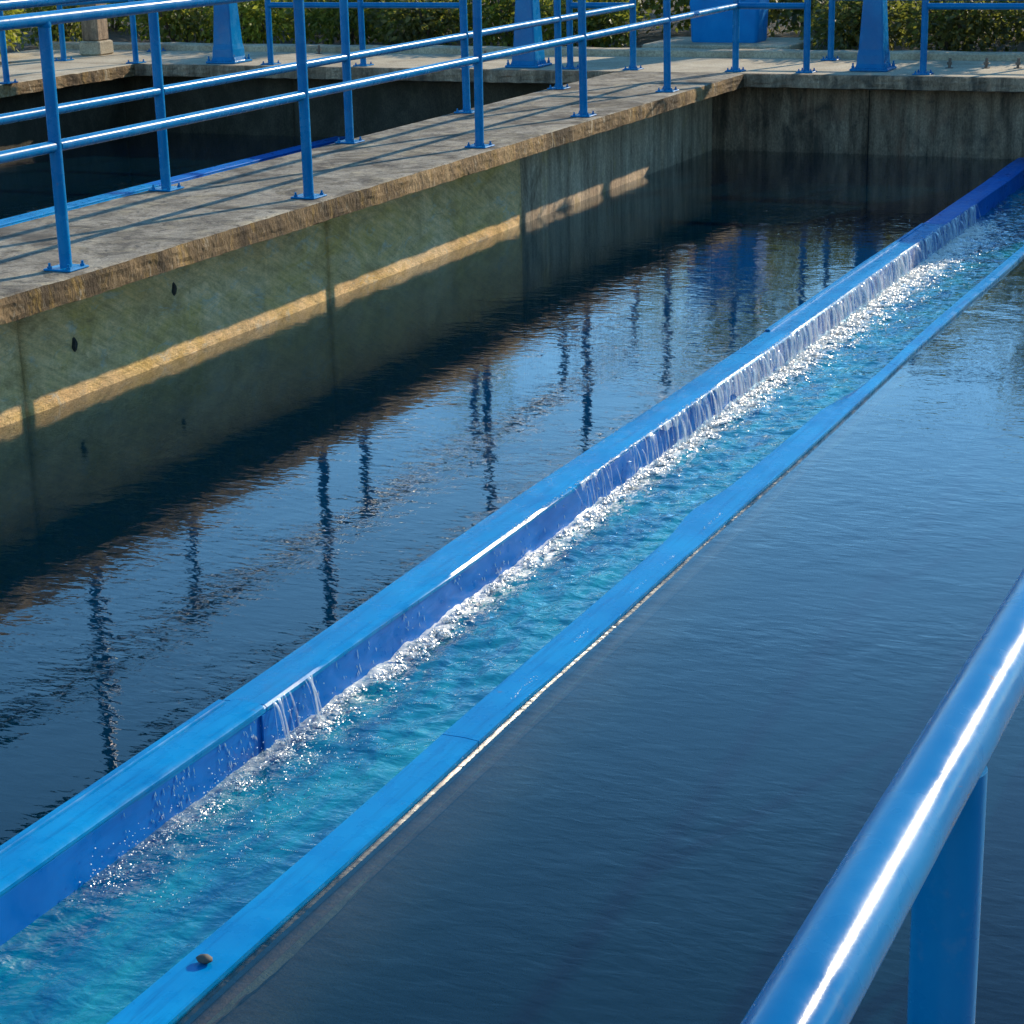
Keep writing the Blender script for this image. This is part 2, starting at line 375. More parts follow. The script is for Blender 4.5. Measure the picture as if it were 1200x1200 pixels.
# ------------------------------------------------------------------ tank walls made of cast panels
def panel_wall(name, label, c0, c1, joints, axis, mt, pick=None):
    root = empty(name, ((c0 + c1) / 2, joints[0], -2.2) if axis == 'y' else (joints[0], (c0 + c1) / 2, -2.2), label, 'wall')
    def nb(a0, a1, b0, b1):
        return ((b0, a0), (b1, a1)) if axis == 'y' else ((a0, b0), (a1, b1))
    cm = MB(); (x0, y0), (x1, y1) = nb(joints[0] + .01, joints[-1] - .01, c0 + .03, c1 - .03)
    cm.box((x0, y0, -2.19), (x1, y1, -T - .004)); cm.build('core', M_joint, root)
    for a0, a1 in zip(joints[:-1], joints[1:]):
        vs = []; fs = []; ny = max(6, int((a1 - a0) / .06)); zs = [-2.2, -1.4, -1.0] + [-.9 + .062 * i for i in range(13)]
        zs = [z for z in zs if z < -T - .02] + [-T - .002]
        for side in (c0, c1):
            sg = 1 if side == c1 else -1
            for i in range(ny + 1):
                a = a0 + .007 + (a1 - a0 - .014) * i / ny
                for z in zs:
                    d = sg * .006 * nn(a, z, side, 4.0) + sg * .004 * nn(a, z, side, 15.0)
                    if i in (0, ny): d -= sg * .006
                    vs.append((side + d, a, z) if axis == 'y' else (a, side + d, z))
        nzs = len(zs); h = (ny + 1) * nzs
        for s2 in (0, 1):
            for i in range(ny):
                for k in range(nzs - 1):
                    q = (s2 * h + i * nzs + k, s2 * h + (i + 1) * nzs + k, s2 * h + (i + 1) * nzs + k + 1, s2 * h + i * nzs + k + 1)
                    fl = (s2 == 0) == (axis == 'y')
                    fs.append(q[::-1] if fl else q)
        for i in (0, ny):
            for k in range(nzs - 1):
                fs.append((i * nzs + k, h + i * nzs + k, h + i * nzs + k + 1, i * nzs + k + 1))
        for i in range(ny):
            fs.append((i * nzs + nzs - 1, (i + 1) * nzs + nzs - 1, h + (i + 1) * nzs + nzs - 1, h + i * nzs + nzs - 1))
        o = obj('panel', vs, fs, (pick(a0) if pick else mt), root, wloc(root), True)
    return root
w_mid = panel_wall('tank_wall', 'mossy yellow-brown concrete tank wall under the middle walkway, sunlit along the waterline', -6.26, -5.83,
                   [YN, -1.35, 1.5, 4.48, 7.355, 10.24, 13.03, 15.9, 17.18], 'y', M_wall, lambda a: M_grey if a > 12.9 else M_wall)
w_far = panel_wall('tank_wall', 'dark damp concrete end wall below the far cross walkway, left panels coloured darker as shade', 17.2, 17.62, [-12.44, -10.1, -7.25, -4.44, -1.5, .45], 'x', M_dark, lambda a: M_shade if a < -7.5 else M_dark)  # far-tank panels carry their shade as a near-black colour
w_out = panel_wall('tank_wall', 'concrete side wall of the far tank under the outer walkway', -12.44, -12.02, [YN, 0, 3, 6, 9, 12, 15, 17.18], 'y', M_shade)  # whole wall coloured near black to stand for shade
w_near = panel_wall('tank_wall', 'concrete tank wall below the walkway with the foreground handrail', .02, .44, [YN, 0, 3, 6, 9, 12, 15, 17.18], 'y', M_dark)
w_end = panel_wall('tank_wall', 'concrete end wall closing both tanks behind the viewer', -3.43, -3.02, [-12.44, -9, -6, -3, .45], 'x', M_dark)
# two small chipped scars on the mossy wall
for (y, z) in ((8.62, -.335), (7.75, -.44)):
    mb = MB(); k = 9
    mb.loft([[(-5.828 + dx, y + r * math.cos(6.283 * i / k) * (1 + .3 * math.sin(3 * i)), z + 1.9 * r * math.sin(6.283 * i / k)) for i in range(k)] for r, dx in ((.020, 0), (.012, .012))])
    mb.build('chip', M_joint, w_mid)

# ------------------------------------------------------------------ water
def sheet(name, x0, x1, y0, y1, z, mt):
    return tag(obj(name, [(x0, y0, z), (x1, y0, z), (x1, y1, z), (x0, y1, z)], [(0, 1, 2, 3)], mt), kind='structure')
def body_of_water(x0, x1):
    return tag(MB().box((x0, YN - .02, -2.3), (x1, 17.25, ZW)).build('tank_water', M_water), kind='structure')
body_of_water(-5.9, -2.988); body_of_water(-2.3155, 0.06); body_of_water(-12.06, -9.464); body_of_water(-8.784, -6.22)
def channel_water(x0, x1, y0, y1, res):
    nx = int((x1 - x0) / res); ny = int((y1 - y0) / (res * 1.3)); vs = []; fs = []
    for j in range(ny + 1):
        y = y0 + (y1 - y0) * j / ny
        for i in range(nx + 1):
            x = x0 + (x1 - x0) * i / nx; u = (x - x0) / (x1 - x0)
            turb = min(1, max(0.12, (y - 3.6) / 1.5)) * (1.15 - .6 * u)
            h = turb * (.014 * nn(x * 1.2, y, 1.0, 9.0) + .009 * nn(x, y * 1.2 + .4 * x, 5.0, 22.0) + .003 * nn(x, y, 9., 50.))
            vs.append((x, y, ZC + h))
    for j in range(ny):
        for i in range(nx):
            a = j * (nx + 1) + i; fs.append((a, a + 1, a + nx + 2, a + nx + 1))
    return tag(obj('channel_water', vs, fs, M_cwater, smooth=True), kind='structure')
channel_water(-2.99, -2.392, 1.6, 17.1, 0.016)

# ------------------------------------------------------------------ the blue overflow channel
def flange(xs_of, zs_of, y0, y1, th, step=.06):
    """a plate strip: xs_of(y)->(list of x), zs_of(y)->(list of z)"""
    k = max(2, int((y1 - y0) / step)); rings = []
    for i in range(k + 1):
        y = y0 + (y1 - y0) * i / k; X = xs_of(y); Z = zs_of(y)
        rings.append([(x, y, z) for x, z in zip(X, Z)] + [(x, y, z - th) for x, z in list(zip(X, Z))[::-1]])
    return MB().loft(rings)
ch = empty('overflow_channel', (-2.69, 3.0, -1.15), 'long bright blue steel overflow channel of rushing water running diagonally across the tank', 'channel')
SEC = [(1.6, 4.72), (4.724, 9.55), (9.554, 13.7), (13.704, 17.15)]
wob = lambda y, s: .006 * math.sin(y * 1.3 + s) + .010 * nn(y, s, 0, .8)
for k, (a, b) in enumerate(SEC):
    mt = M_royal if k == 3 else M_chan
    lw = MB().box((-2.995, a, -1.15), (-2.982, b, ZL - .013)).build('left_wall', M_royal, ch)
    xi = lambda y: -2.980 + wob(y, 1); xo = lambda y: -3.135 + wob(y, 2)
    autosmooth(flange(lambda y: (xo(y), xo(y) + .03, xo(y) + .09, xi(y) - .008, xi(y)),
                      lambda y: tuple(ZL + .004 * nn(y, q, 0, 1.1) - d for q, d in ((1., .004), (1.5, 0), (2.5, 0), (3.5, 0), (4., .006))), a, b, .012).build('lip', mt, ch))
    rw = MB().box((-2.322, a, -1.15), (-2.309, b, ZL - .016)).build('right_wall', M_royal, ch)
    # right lip: flat near, bent and tilted towards the far end
    def xs(y):
        xi2 = -2.400 + wob(y, 3); xo2 = -2.282 + wob(y, 4)
        nar = .020 * max(0, min(1, (y - 8.6) / .8))
        dent = .030 * math.exp(-((y - 6.95) / .22) ** 2)
        t2 = max(0, min(1, (7.6 - y) / .5)) * max(0, min(1, (y - 4.4) / .4))
        return (xi2 + nar * 1.2 - dent, xi2 + .05 + nar * .9, xo2 - .022 - .026 * t2, xo2, xo2)
    def zs(y):
        t = max(0, min(1, (y - 8.6) / .8)); t2 = max(0, min(1, (7.4 - y) / .5)) * max(0, min(1, (y - 4.6) / .3)) * max(0, min(1, nn(y, 3.7, 0, 2.6) * 3 + .25))
        return (ZL - .050 * t + .002 * nn(y, 4, 0, 1), ZL + .004 * t, ZL + .003 * t - .001 * t2 + .0025 * nn(y, 6, 0, 9.0) * t2, ZL - .004 - .004 * t2, ZL - .040)
    autosmooth(flange(xs, zs, a, b, .011, .05).build('lip', mt, ch), 16)
# raised weir plates on the left lip with a visible step at their ends
autosmooth(flange(lambda y: (-3.090 + wob(y, 2), -3.085 + wob(y, 2), -2.990 + wob(y, 1), -2.976 + wob(y, 1)), lambda y: (ZL + .004, ZL + .014, ZL + .014, ZL + .004), 1.6, 4.70, .010).build('weir_plate', M_chan, ch))
autosmooth(flange(lambda y: (-3.138 + wob(y, 2), -3.132 + wob(y, 2), -3.112 + wob(y, 2), -3.106 + wob(y, 2)), lambda y: (ZL - .004, ZL + .007, ZL + .007, ZL - .002), 10.1, 13.66, .006).build('edge_strip', M_chan, ch))
autosmooth(flange(lambda y: (-3.1365 + wob(y, 2), -3.134 + wob(y, 2), -3.114 + wob(y, 2), -3.108 + wob(y, 2)), lambda y: (ZL - .004, ZL + .006, ZL + .006, ZL - .002), 1.6, 4.70, .006).build('edge_strip', M_chan, ch))
for k, (a, b) in enumerate(SEC):
    MB().box((-2.981, a, -1.16), (-2.3225, b, -1.145)).build('floor_plate', M_chan, ch)
# joint straps under the section joints
for y in (4.722, 9.552, 13.702):
    MB().box((-2.981, y - .03, -1.10), (-2.974, y + .03, ZL - .02)).build('joint_strap', M_royal, ch)
# submerged ledge beside the channel and the tan scum along it
led = MB(); k = 120; rings = []
for i in range(k + 1):
    y = 1.6 + 15.4 * i / k; e = -2.17 + .03 * nn(y, 0, 0, 3)
    rings.append([(-2.306, y, -.752), (-2.25, y, -.757), (e - .10, y, -.775 + .01 * nn(y, 1, 0, 5)), (e, y, -.82 + .02 * nn(y, 4, 0, 4)), (e + .07, y, -.93), (e + .15, y, -1.2), (-2.306, y, -1.25)])
led.loft(rings); lo = led.build('submerged_ledge', M_ledge, smooth=True); tag(lo, 'brown submerged ledge seen through shallow water along the channel', 'ledge')
sc = MB(); k = 500; rings = []
for i in range(k + 1):
    y = 1.6 + 9.5 * i / k; w = .006 + .030 * max(0, nn(y, 2, 0, 1.3) + .15) + .008 * nn(y, 5, 0, 14.)
    w = max(.002, w)
    x0 = -2.268 + .006 * nn(y, 7, 0, 2.2)
    rings.append([(x0, y, -.758), (x0 + w * .3, y, -.7545 + .12 * w), (x0 + w, y, -.758), (x0 + w * .5, y, -.775)])
sc.loft(rings); tag(sc.build('scum_line', M_scum), 'thin tan line of scum under water along the right side of the channel', 'scum', kind='stuff')
# twin channel in the far tank
c2 = empty('overflow_channel', (-9.12, 3.0, -1.15), 'blue overflow channel of the far tank, glimpsed behind the middle walkway', 'channel')
for nm, xa, xb, xw, mt in (('left_lip', -9.62, -9.46, -9.47, M_chan), ('right_lip', -8.79, -8.66, -8.79, M_chan)):
    for (a, b, mm) in ((3.0, 13.9, mt), (13.904, 17.15, M_royal)):
        MB().box((xa, a, ZL - .012), (xb, b, ZL), .003).build('lip', mm, c2)
        MB().box((xw, a, -1.15), (xw + .012, b, ZL - .013)).build('wall', mm, c2)
MB().box((-9.459, 3.0, -1.16), (-8.79, 17.15, -1.15)).build('floor_plate', M_chan, c2)
sheet('channel_water', -9.458, -8.78, 3.0, 17.15, ZC, M_cwater)

# ------------------------------------------------------------------ falling water and foam (nobody could count it)
rnd = random.Random(11)
def lerp(pts, y):
    for (a, va), (b, vb) in zip(pts[:-1], pts[1:]):
        if a <= y <= b: return va + (vb - va) * (y - a) / (b - a)
    return 0.0
dens_fall = [(3.6, 0), (4.70, 0.0), (4.73, .7), (4.80, .5), (4.86, .12), (4.93, .7), (5.0, .6), (5.05, .0), (6.92, .0), (6.95, .5), (7.02, .05), (7.25, .35), (8.2, .4), (8.8, .3), (10, .3), (13.8, .3), (14.5, .3), (14.7, 0)]
fall = MB(); y = 3.6
while y < 14.6:
    d = lerp(dens_fall, y) * (0.75 + .6 * nn(y, 3.0, 0, 2.5))
    if rnd.random() < d:
        w = rnd.uniform(.0025, .010) * (2.4 if y > 8.2 else 1.0); x0 = -2.974 + wob(y, 1); h = (ZL - ZC) * (1 if d > .25 else rnd.uniform(.3, 1)); k = 6
        zt = ZL + (.004 if rnd.random() < .8 else -rnd.uniform(0, .06)); out = rnd.uniform(.012, .045); ph = rnd.uniform(0, 6)
        vs = []; fs = []
        for i in range(k + 1):
            t = i / k; z = zt - h * t * t - .004 * t; x = x0 + out * t; ww = w * (1.0 - .35 * t) * (.8 + .4 * math.sin(ph + 5 * t)); yo = .006 * math.sin(ph + 3 * t)
            vs += [(x, y + yo - ww, z), (x + ww * .6, y + yo, z), (x, y + yo + ww, z)]
        for i in range(k):
            for q in (0, 1): fs.append((3 * i + q, 3 * i + q + 1, 3 * i + q + 4, 3 * i + q + 3))
        fall.add(vs, fs)
    y += rnd.uniform(.005, .014)
nys = 1100; nzr = 8; vs = []; fs = []
for i in range(nys + 1):
    y = 7.15 + 7.45 * i / nys; e = .75 * nn(y, 3.3, 0, 1.7) + .5 * nn(y, 8.8, 0, 6.0); o_ = .022 + .010 * nn(y, 1.7, 0, 9.0) + .005 * nn(y, 4.1, 0, 40.0)
    cut = min(1.0, max(0.08, (y - 7.3) / 2.6 + 1.3 * e))
    for j in range(nzr + 1):
        t = j / nzr * cut; vs.append((-2.978 + wob(y, 1) + o_ * (t ** .6) + .003 * nn(y, t * 3, 5, 30.0), y + .01 * t * nn(y, 2, t, 7.0), ZL + .004 - (ZL - ZC + .006) * t ** 1.5))
for i in range(nys):
    for j in range(nzr):
        a = i * (nzr + 1) + j; fs.append((a, a + nzr + 1, a + nzr + 2, a + 1))
fall.add(vs, fs)
tag(fall.build('falling_water', M_fall, smooth=True), 'thin curtain of white water spilling over the left lip into the channel', 'waterfall', kind='stuff')

OCT = [(1, 0, 0), (-1, 0, 0), (0, 1, 0), (0, -1, 0), (0, 0, 1), (0, 0, -1)]
OF = [(0, 2, 4), (2, 1, 4), (1, 3, 4), (3, 0, 4), (2, 0, 5), (1, 2, 5), (3, 1, 5), (0, 3, 5)]
foam = MB()
def blob(x, y, z, r, fl=1.0):
    a = rnd.uniform(0, 1.5); ca, sa = math.cos(a), math.sin(a)
    foam.add([(x + r * (p[0] * ca - p[1] * sa), y + r * (p[0] * sa + p[1] * ca), z + r * p[2] * fl) for p in OCT], OF)
dens_foam = [(3.7, 0), (3.95, .14), (4.4, .20), (4.7, .45), (5.2, .5), (5.6, .45), (7, .7), (9, 1.0), (13.6, 1.0), (14.3, .7), (14.6, 0)]
width_f = [(3.6, .10), (4.3, .16), (4.9, .17), (5.6, .10), (7.5, .10), (9, .14), (11, .24), (13.5, .30), (14.7, .25)]
for i in range(110000):
    y = rnd.uniform(3.7, 14.6); d = lerp(dens_foam, y)
    if rnd.random() > d: continue
    w = lerp(width_f, y)
    u = abs(rnd.gauss(0, .55)); x = -2.955 + u * w + .01 * nn(y, 1, 0, 5)
    cl = .8 * nn(x, y, 2.0, 14.0) + .7 * nn(x, y, 7.0, 40.0) + .5 * nn(x, y, 3.0, 90.0)
    if cl < .06 + .42 * u - .12 * (y > 7.0): continue
    if x > -2.42: continue
    r = rnd.uniform(.002, .0055) * (1.0 if y > 5 else .75)
    z = ZC + .004 + max(0, .016 * (1 - u) * (cl + .4)) * rnd.random()
    blob(x, y, z, r, .7)
# scattered sparkles, drops thrown off the wall and streaks on the water
for i in range(1600):
    y = rnd.choice((rnd.uniform(3.75, 4.9), rnd.uniform(4.7, 14.4))); u = rnd.random() ** 1.6
    blob(-2.965 + u * (.30 if y < 5 else .4), y, ZC + .006 + rnd.random() ** 3 * .10 * (1 - u), rnd.uniform(.001, .0030))
for i in range(500):
    y = rnd.uniform(3.9, 8.0); x = rnd.uniform(-2.85, -2.45); n = rnd.randint(3, 9); a = rnd.gauss(.5, .4)
    if nn(x, y, 4, 3.0) < .05: continue
    for k in range(n): blob(x + k * .006 * math.cos(a), y + k * .006 * math.sin(a), ZC + .008, rnd.uniform(.001, .0022), .5)
for i in range(330):
    y = rnd.choice((rnd.uniform(3.9, 4.7), rnd.uniform(4.9, 7.4)))
    if nn(y, 5, 0, 9.0) < .0: continue
    z = ZL - .02 - rnd.random() * .10; L = rnd.uniform(.002, .016); w = rnd.uniform(.0005, .0011)
    foam.add([(-2.9805, y - w, z), (-2.9775, y, z), (-2.9805, y + w, z), (-2.9775, y, z - L), (-2.9800, y, z + L * .6)], [(0, 1, 4), (1, 2, 4), (1, 0, 3), (2, 1, 3)])
# wet trickles standing on the outer half of both lips
for i in range(420):
    y = rnd.uniform(4.55, 7.4)
    if nn(y, 8, 0, 4.0) < 0.1: continue
    blob(-2.326 + rnd.gauss(0, .005), y, ZL - .001, rnd.uniform(.0012, .0030), .5)
for i in range(900):
    y = rnd.uniform(6.4, 13.6); blob(-2.985 + rnd.gauss(0, .006), y, ZL + .001, rnd.uniform(.0015, .0045), .5)
    if rnd.random() < .35: blob(-3.12 + rnd.gauss(0, .012), y, ZL + .002, rnd.uniform(.001, .003), .5)
tag(foam.build('foam', M_foam), 'white foam and splashing drops along the left wall of the channel', 'foam', kind='stuff')

# ------------------------------------------------------------------ railings
R = 0.0300; H = 1.10; HM = 0.55
_proto = {}
def proto(kind, h):
    key = (kind, h)
    if key in _proto: return _proto[key]
    mb = MB()
    if kind == 'post': mb.tube((0, 0, .008), (0, 0, h - .012), .0285, n=18)
    elif kind == 'slim': mb.tube((0, 0, .008), (0, 0, h - .012), .0220, n=24)
    elif kind == 'plate':
        mb.box((-.075, -.075, .0005), (.075, .075, .011), .004)
    elif kind == 'bolt':
        mb.tube((0, 0, .011), (0, 0, .020), .011, n=6); mb.tube((0, 0, .020), (0, 0, .034), .006, n=8)
    elif kind == 'bead':
        mb.loft([[((.0215 + d + .0012 * math.sin(9.0 * i) * (d > 0)) * math.cos(6.283 * i / 28), (.0215 + d + .0012 * math.sin(9.0 * i) * (d > 0)) * math.sin(6.283 * i / 28), z) for i in range(28)] for z, d in ((-.040, 0), (-.036, .0016), (-.031, .0020), (-.022, .0010))], False)
    elif kind == 'weld':
        mb.loft([[((.0285 + d) * math.cos(6.283 * i / 16), (.0285 + d) * math.sin(6.283 * i / 16), z) for i in range(16)] for z, d in ((-.037, 0), (-.033, .0025), (-.022, .0025))], False)
    me = bpy.data.meshes.new(kind); me.from_pydata(mb.v, [], mb.f); me.materials.append(M_bolt if kind == 'bolt' and False else M_rail)
    if kind in ('post', 'slim', 'weld', 'bead'):
        me.polygons.foreach_set('use_smooth', [True] * len(me.polygons))
        try: me.set_sharp_from_angle(angle=math.radians(50))
        except Exception: pass
    _proto[key] = me; return me
def put(name, me, parent, loc):
    o = bpy.data.objects.new(name, me); COL.objects.link(o); o.parent = parent; o.location = loc; return o
def railing(label, pts, posts, tops, mids, bolts=True, k=1.0):
    base = posts[0]
    root = empty('railing', (base[0], base[1], 0), label, 'railing', None)
    b = Vector((base[0], base[1], 0))
    for p in posts:
        po = put('post', proto('post' if k == 1 else 'slim', H), root, Vector((p[0], p[1], 0)) - b)
        po.rotation_euler = (math.radians(nn(p[0], p[1], 1, 3.1) * .8), math.radians(nn(p[1], p[0], 2, 2.7) * .8), 0)
        pl = put('base_plate', proto('plate', 0), po, (0, 0, 0))
        if k == 1: put('weld_collar', proto('weld', 0), po, (0, 0, H))
        if bolts:
            for sx in (-1, 1):
                for sy in (-1, 1): put('bolt', proto('bolt', 0), po, (sx * .052, sy * .052, 0))
    for path in tops:
        P = []
        for i, q in enumerate(path):        # rounded corners
            q = Vector((q[0], q[1], H))
            if 0 < i < len(path) - 1:
                a = (Vector((*path[i - 1], H)) - q).normalized(); c = (Vector((*path[i + 1], H)) - q).normalized()
                for t in range(7):
                    s = t / 6; P.append(q + a * .09 * (1 - s) ** 2 + c * .09 * s ** 2)
            else: P.append(q)
        autosmooth(MB().path(P, R * k, 32).build('top_rail', M_rail, root), 50)
    for a, c in mids:
        a = Vector((*a, HM)); c = Vector((*c, HM)); d = (c - a).normalized()
        autosmooth(MB().tube(a + d * .02, c - d * .02, .0262 * k, n=20).build('mid_rail', M_rail, root), 50)
    return root
def run(label, pts, ext0=None, ext1=None, k=1.0):
    """posts at pts (a polyline), rails between them"""
    top = ([ext0] if ext0 else []) + [pts[0]]
    for i in range(1, len(pts) - 1):
        a = Vector(pts[i]) - Vector(pts[i - 1]); c = Vector(pts[i + 1]) - Vector(pts[i])
        if abs(a.normalized().dot(c.normalized())) < .9: top.append(pts[i])
    top.append(pts[-1])
    if ext1: top.append(ext1)
    return railing(label, pts, pts, [top], list(zip(pts[:-1], pts[1:])), True, k)
XN, XF = -5.572, -6.52
run('blue pipe railing along the near edge of the middle walkway, turning at the far corner',
    [(XN, y) for y in (.8, 3.0, 5.2, 7.402, 9.604, 11.803, 13.56, 15.305, 17.02)] + [(-4.94, 17.02)])
run('blue pipe railing along the back edge of the middle walkway',
    [(XF, y) for y in (.8, 3.0, 5.2, 7.44, 9.645, 11.811, 13.61, 15.348, 17.03)] + [(-7.12, 17.03)])
run('blue pipe railing on the cross walkway beyond the far tank', [(-10.2, 17.0), (-9.2, 17.0), (-8.14, 17.0)])
run('blue pipe railing along the outer walkway at the far left', [(-11.68, y) for y in (8.9, 10.9, 12.9, 14.9, 16.92)])
run('blue pipe railing above the end wall at the right edge', [(-3.94, 17.02), (-2.1, 17.02), (-.3, 17.02)])
run('pale blue railing along the back of the cross walkway on the right', [(-5.06, 18.2), (-3.0, 18.2), (-1.0, 18.2)])
run('blue railing at the back left corner beside the concrete pillar', [(-12.64, 17.06), (-12.3, 18.2), (-11.0, 18.2)][:2])
run('thick blue foreground handrail with a white sun highlight', [(-.238, y) for y in (-1.03, 1.175, 3.4, 5.6, 7.8, 10.0, 12.2, 14.4, 16.6)], k=0.74)

# ------------------------------------------------------------------ tapered valve pedestals on the cross walkway
def pedestal(x, y, label):
    root = empty('valve_pedestal', (x, y, 0), label, 'pedestal', 'blue pedestals on the cross walkway')
    MB().box((x - .165, y - .165, .001), (x + .165, y + .165, .024), .006).build('flange', M_rail, root)
    mb = MB(); rings = []
    for z, w in ((.0245, .130), (.06, .118), (.13, .115), (.18, .106), (.6, .084), (.92, .075), (.925, .11), (.955, .11)):
        b = .012
        rings.append([(x - w + b, y - w, z), (x + w - b, y - w, z), (x + w, y - w + b, z), (x + w, y + w - b, z), (x + w - b, y + w, z), (x - w + b, y + w, z), (x - w, y + w - b, z), (x - w, y - w + b, z)])
    mb.loft(rings).build('column', M_rail, root)
    g = MB().box((x - .09, y - .12, .9555), (x + .09, y + .12, 1.10), .03).build('gearbox', M_rail, root)
    hw = MB(); c = Vector((x, y - .20, 1.03)); n = 28
    hw.path([c + Vector((.17 * math.cos(6.2832 * i / n), 0, .17 * math.sin(6.2832 * i / n))) for i in range(n + 1)], .011, 8)
    for a in range(3): hw.tube(c, c + Vector((.165 * math.cos(a * 2.094 + .5), 0, .165 * math.sin(a * 2.094 + .5))), .008, n=8)
    hw.tube((x, y - .215, 1.03), (x, y - .121, 1.03), .02, n=12)
    hw.build('handwheel', M_rail, root)
    for sx in (-1, 1):
        for sy in (-1, 1):
            b = MB().tube((x + sx * .140, y + sy * .140, .0245), (x + sx * .140, y + sy * .140, .045), .015, n=6)
            b.tube((x + sx * .140, y + sy * .140, .045), (x + sx * .140, y + sy * .140, .07), .008, n=8).build('bolt', M_rail, root)
pedestal(-10.74, 17.12, 'leftmost tapered blue pedestal bolted to the cross walkway, in front of green shrubs')
pedestal(-7.59, 17.17, 'tapered blue pedestal on the cross walkway, left of the blue bin')
pedestal(-4.44, 17.32, 'tapered blue pedestal at the end of the near tank, right of the blue bin')

# ------------------------------------------------------------------ blue bin on its pad
pd = tag(MB().box((-7.1, 18.78, -.03), (-5.62, 19.75, .075), .012).build('concrete_pad', M_far), 'low pale concrete pad under the blue bin', 'pad')
bn = empty('storage_bin', (-6.36, 19.22, .0755), 'square blue plastic bin standing behind the cross walkway', 'bin')
def rrect(cx, cy, z, w, d, r, n=4):
    out = []
    for sx, sy, a0 in ((1, 1, 0), (-1, 1, 90), (-1, -1, 180), (1, -1, 270)):
        for i in range(n + 1):
            a = math.radians(a0 + 90 * i / n); out.append((cx + sx * (w - r) + r * math.cos(a), cy + sy * (d - r) + r * math.sin(a), z))
    return out
prof = [(.076, .355, .30), (.095, .365, .31), (.40, .378, .323), (.44, .384, .329), (.47, .380, .325), (.95, .396, .341)]
autosmooth(MB().loft([rrect(-6.36, 19.22, z, w * .93, d * .55, .045) for z, w, d in prof]).build('body', M_bin, bn), 35)
autosmooth(MB().loft([rrect(-6.36, 19.22, z, w * .93, d * .55, .045) for z, w, d in ((.9505, .425, .37), (.965, .432, .377), (1.0, .432, .377), (1.01, .425, .37))]).build('rim', M_bin, bn), 35)
autosmooth(MB().loft([rrect(-6.36, 19.22, z, w * .93, d * .55, .045) for z, w, d in ((1.0105, .40, .345), (1.06, .39, .335), (1.09, .33, .28))]).build('lid', M_bin, bn), 35)
for sx in (-1, 1):
    MB().box((-6.36 + sx * .2 - .02, 19.015, .48), (-6.36 + sx * .2 + .02, 19.036, .90), .004).build('rib', M_bin, bn)

# kerb, pillar, studs, stone, added shadow-casting cabinet
kb = MB(); k = 160; rings = []
for i in range(k + 1):
    x = -13.9 + 16.1 * i / k; w = .012 * nn(x, 0, 0, 2.0); 
    rings.append([(x, 18.325, -.03), (x, 18.325 + w * .3, .052 + .5 * w), (x, 18.34, .064 + w * .6), (x, 18.50, .066 + w), (x, 18.56, .045), (x, 18.56, -.03)])
tag(kb.loft(rings).build('kerb', M_far), 'low concrete kerb along the back of the cross walkway', 'kerb')
pl = empty('concrete_pillar', (-12.73, 17.75, 0), 'square grey concrete pillar at the back left in front of the shrubs', 'pillar')
MB().box((-12.83, 17.65, .145), (-12.63, 17.85, 2.4), .012).build('shaft', M_dark, pl)
MB().box((-12.86, 17.62, .001), (-12.60, 17.88, .1445), .015).build('plinth', M_far, pl)
for i, (x, y) in enumerate(((-3.85, 17.6), (-3.545, 17.63), (-3.285, 17.67), (-8.31, 17.78), (-10.33, 18.16))):
    lab = ('left', 'middle', 'right')[i] + ' of three rusty anchor studs in a row on the cross walkway at right' if i < 3 else ('rusty anchor stud on the cross walkway behind the back railing' if i == 3 else 'rusty anchor stud near the kerb, left of the middle of the cross walkway')
    s = empty('anchor_stud', (x, y, 0), lab, 'stud', 'rusty studs on the cross walkway')
    MB().tube((x, y, .001), (x + .004, y, .085), .012, n=10).build('shank', M_bolt, s)
    MB().tube((x, y, .030), (x, y, .052), .024, n=6).build('nut', M_bolt, s)
    MB().tube((x, y, .0011), (x, y, .006), .034, n=14).build('washer', M_bolt, s)
st = MB(); rs = []
for kz in range(6):
    t = kz / 5; r = .017 * math.sin(math.pi * (.12 + .82 * t)); rs.append([(-2.337 + r * (1.2 + .2 * nn(i, kz, 0, .9)) * math.cos(.698 * i), 3.38 + r * (.9 + .25 * nn(i, kz, 5, .7)) * math.sin(.698 * i), ZL + .0005 + .021 * t) for i in range(9)])
tag(st.loft(rs).build('pebble', M_stone, smooth=True), 'small dark pebble lying on the right lip of the blue channel', 'pebble')
cb = empty('shadow_cabinet', (-1.85, 17.55, 0), 'unseen blue cabinet added beyond the right edge to shade the channel end', 'cabinet')  # out of view, added so its shadow darkens the far channel section
MB().box((-2.45, 17.3, .10), (-1.25, 17.8, 1.5), .015).build('body', M_rail, cb)
MB().box((-2.40, 17.32, .001), (-1.30, 17.78, .0995)).build('plinth', M_far, cb)
for i in (0, 1):
    d = MB().box((-2.41 + .57 * i, 17.285, .14), (-1.86 + .57 * i, 17.2995, 1.46), .004).build('door', M_rail, cb)
    MB().box((-1.92 + .1 * i, 17.26, .75), (-1.89 + .1 * i, 17.2845, .9), .004).build('handle', M_bolt, d)

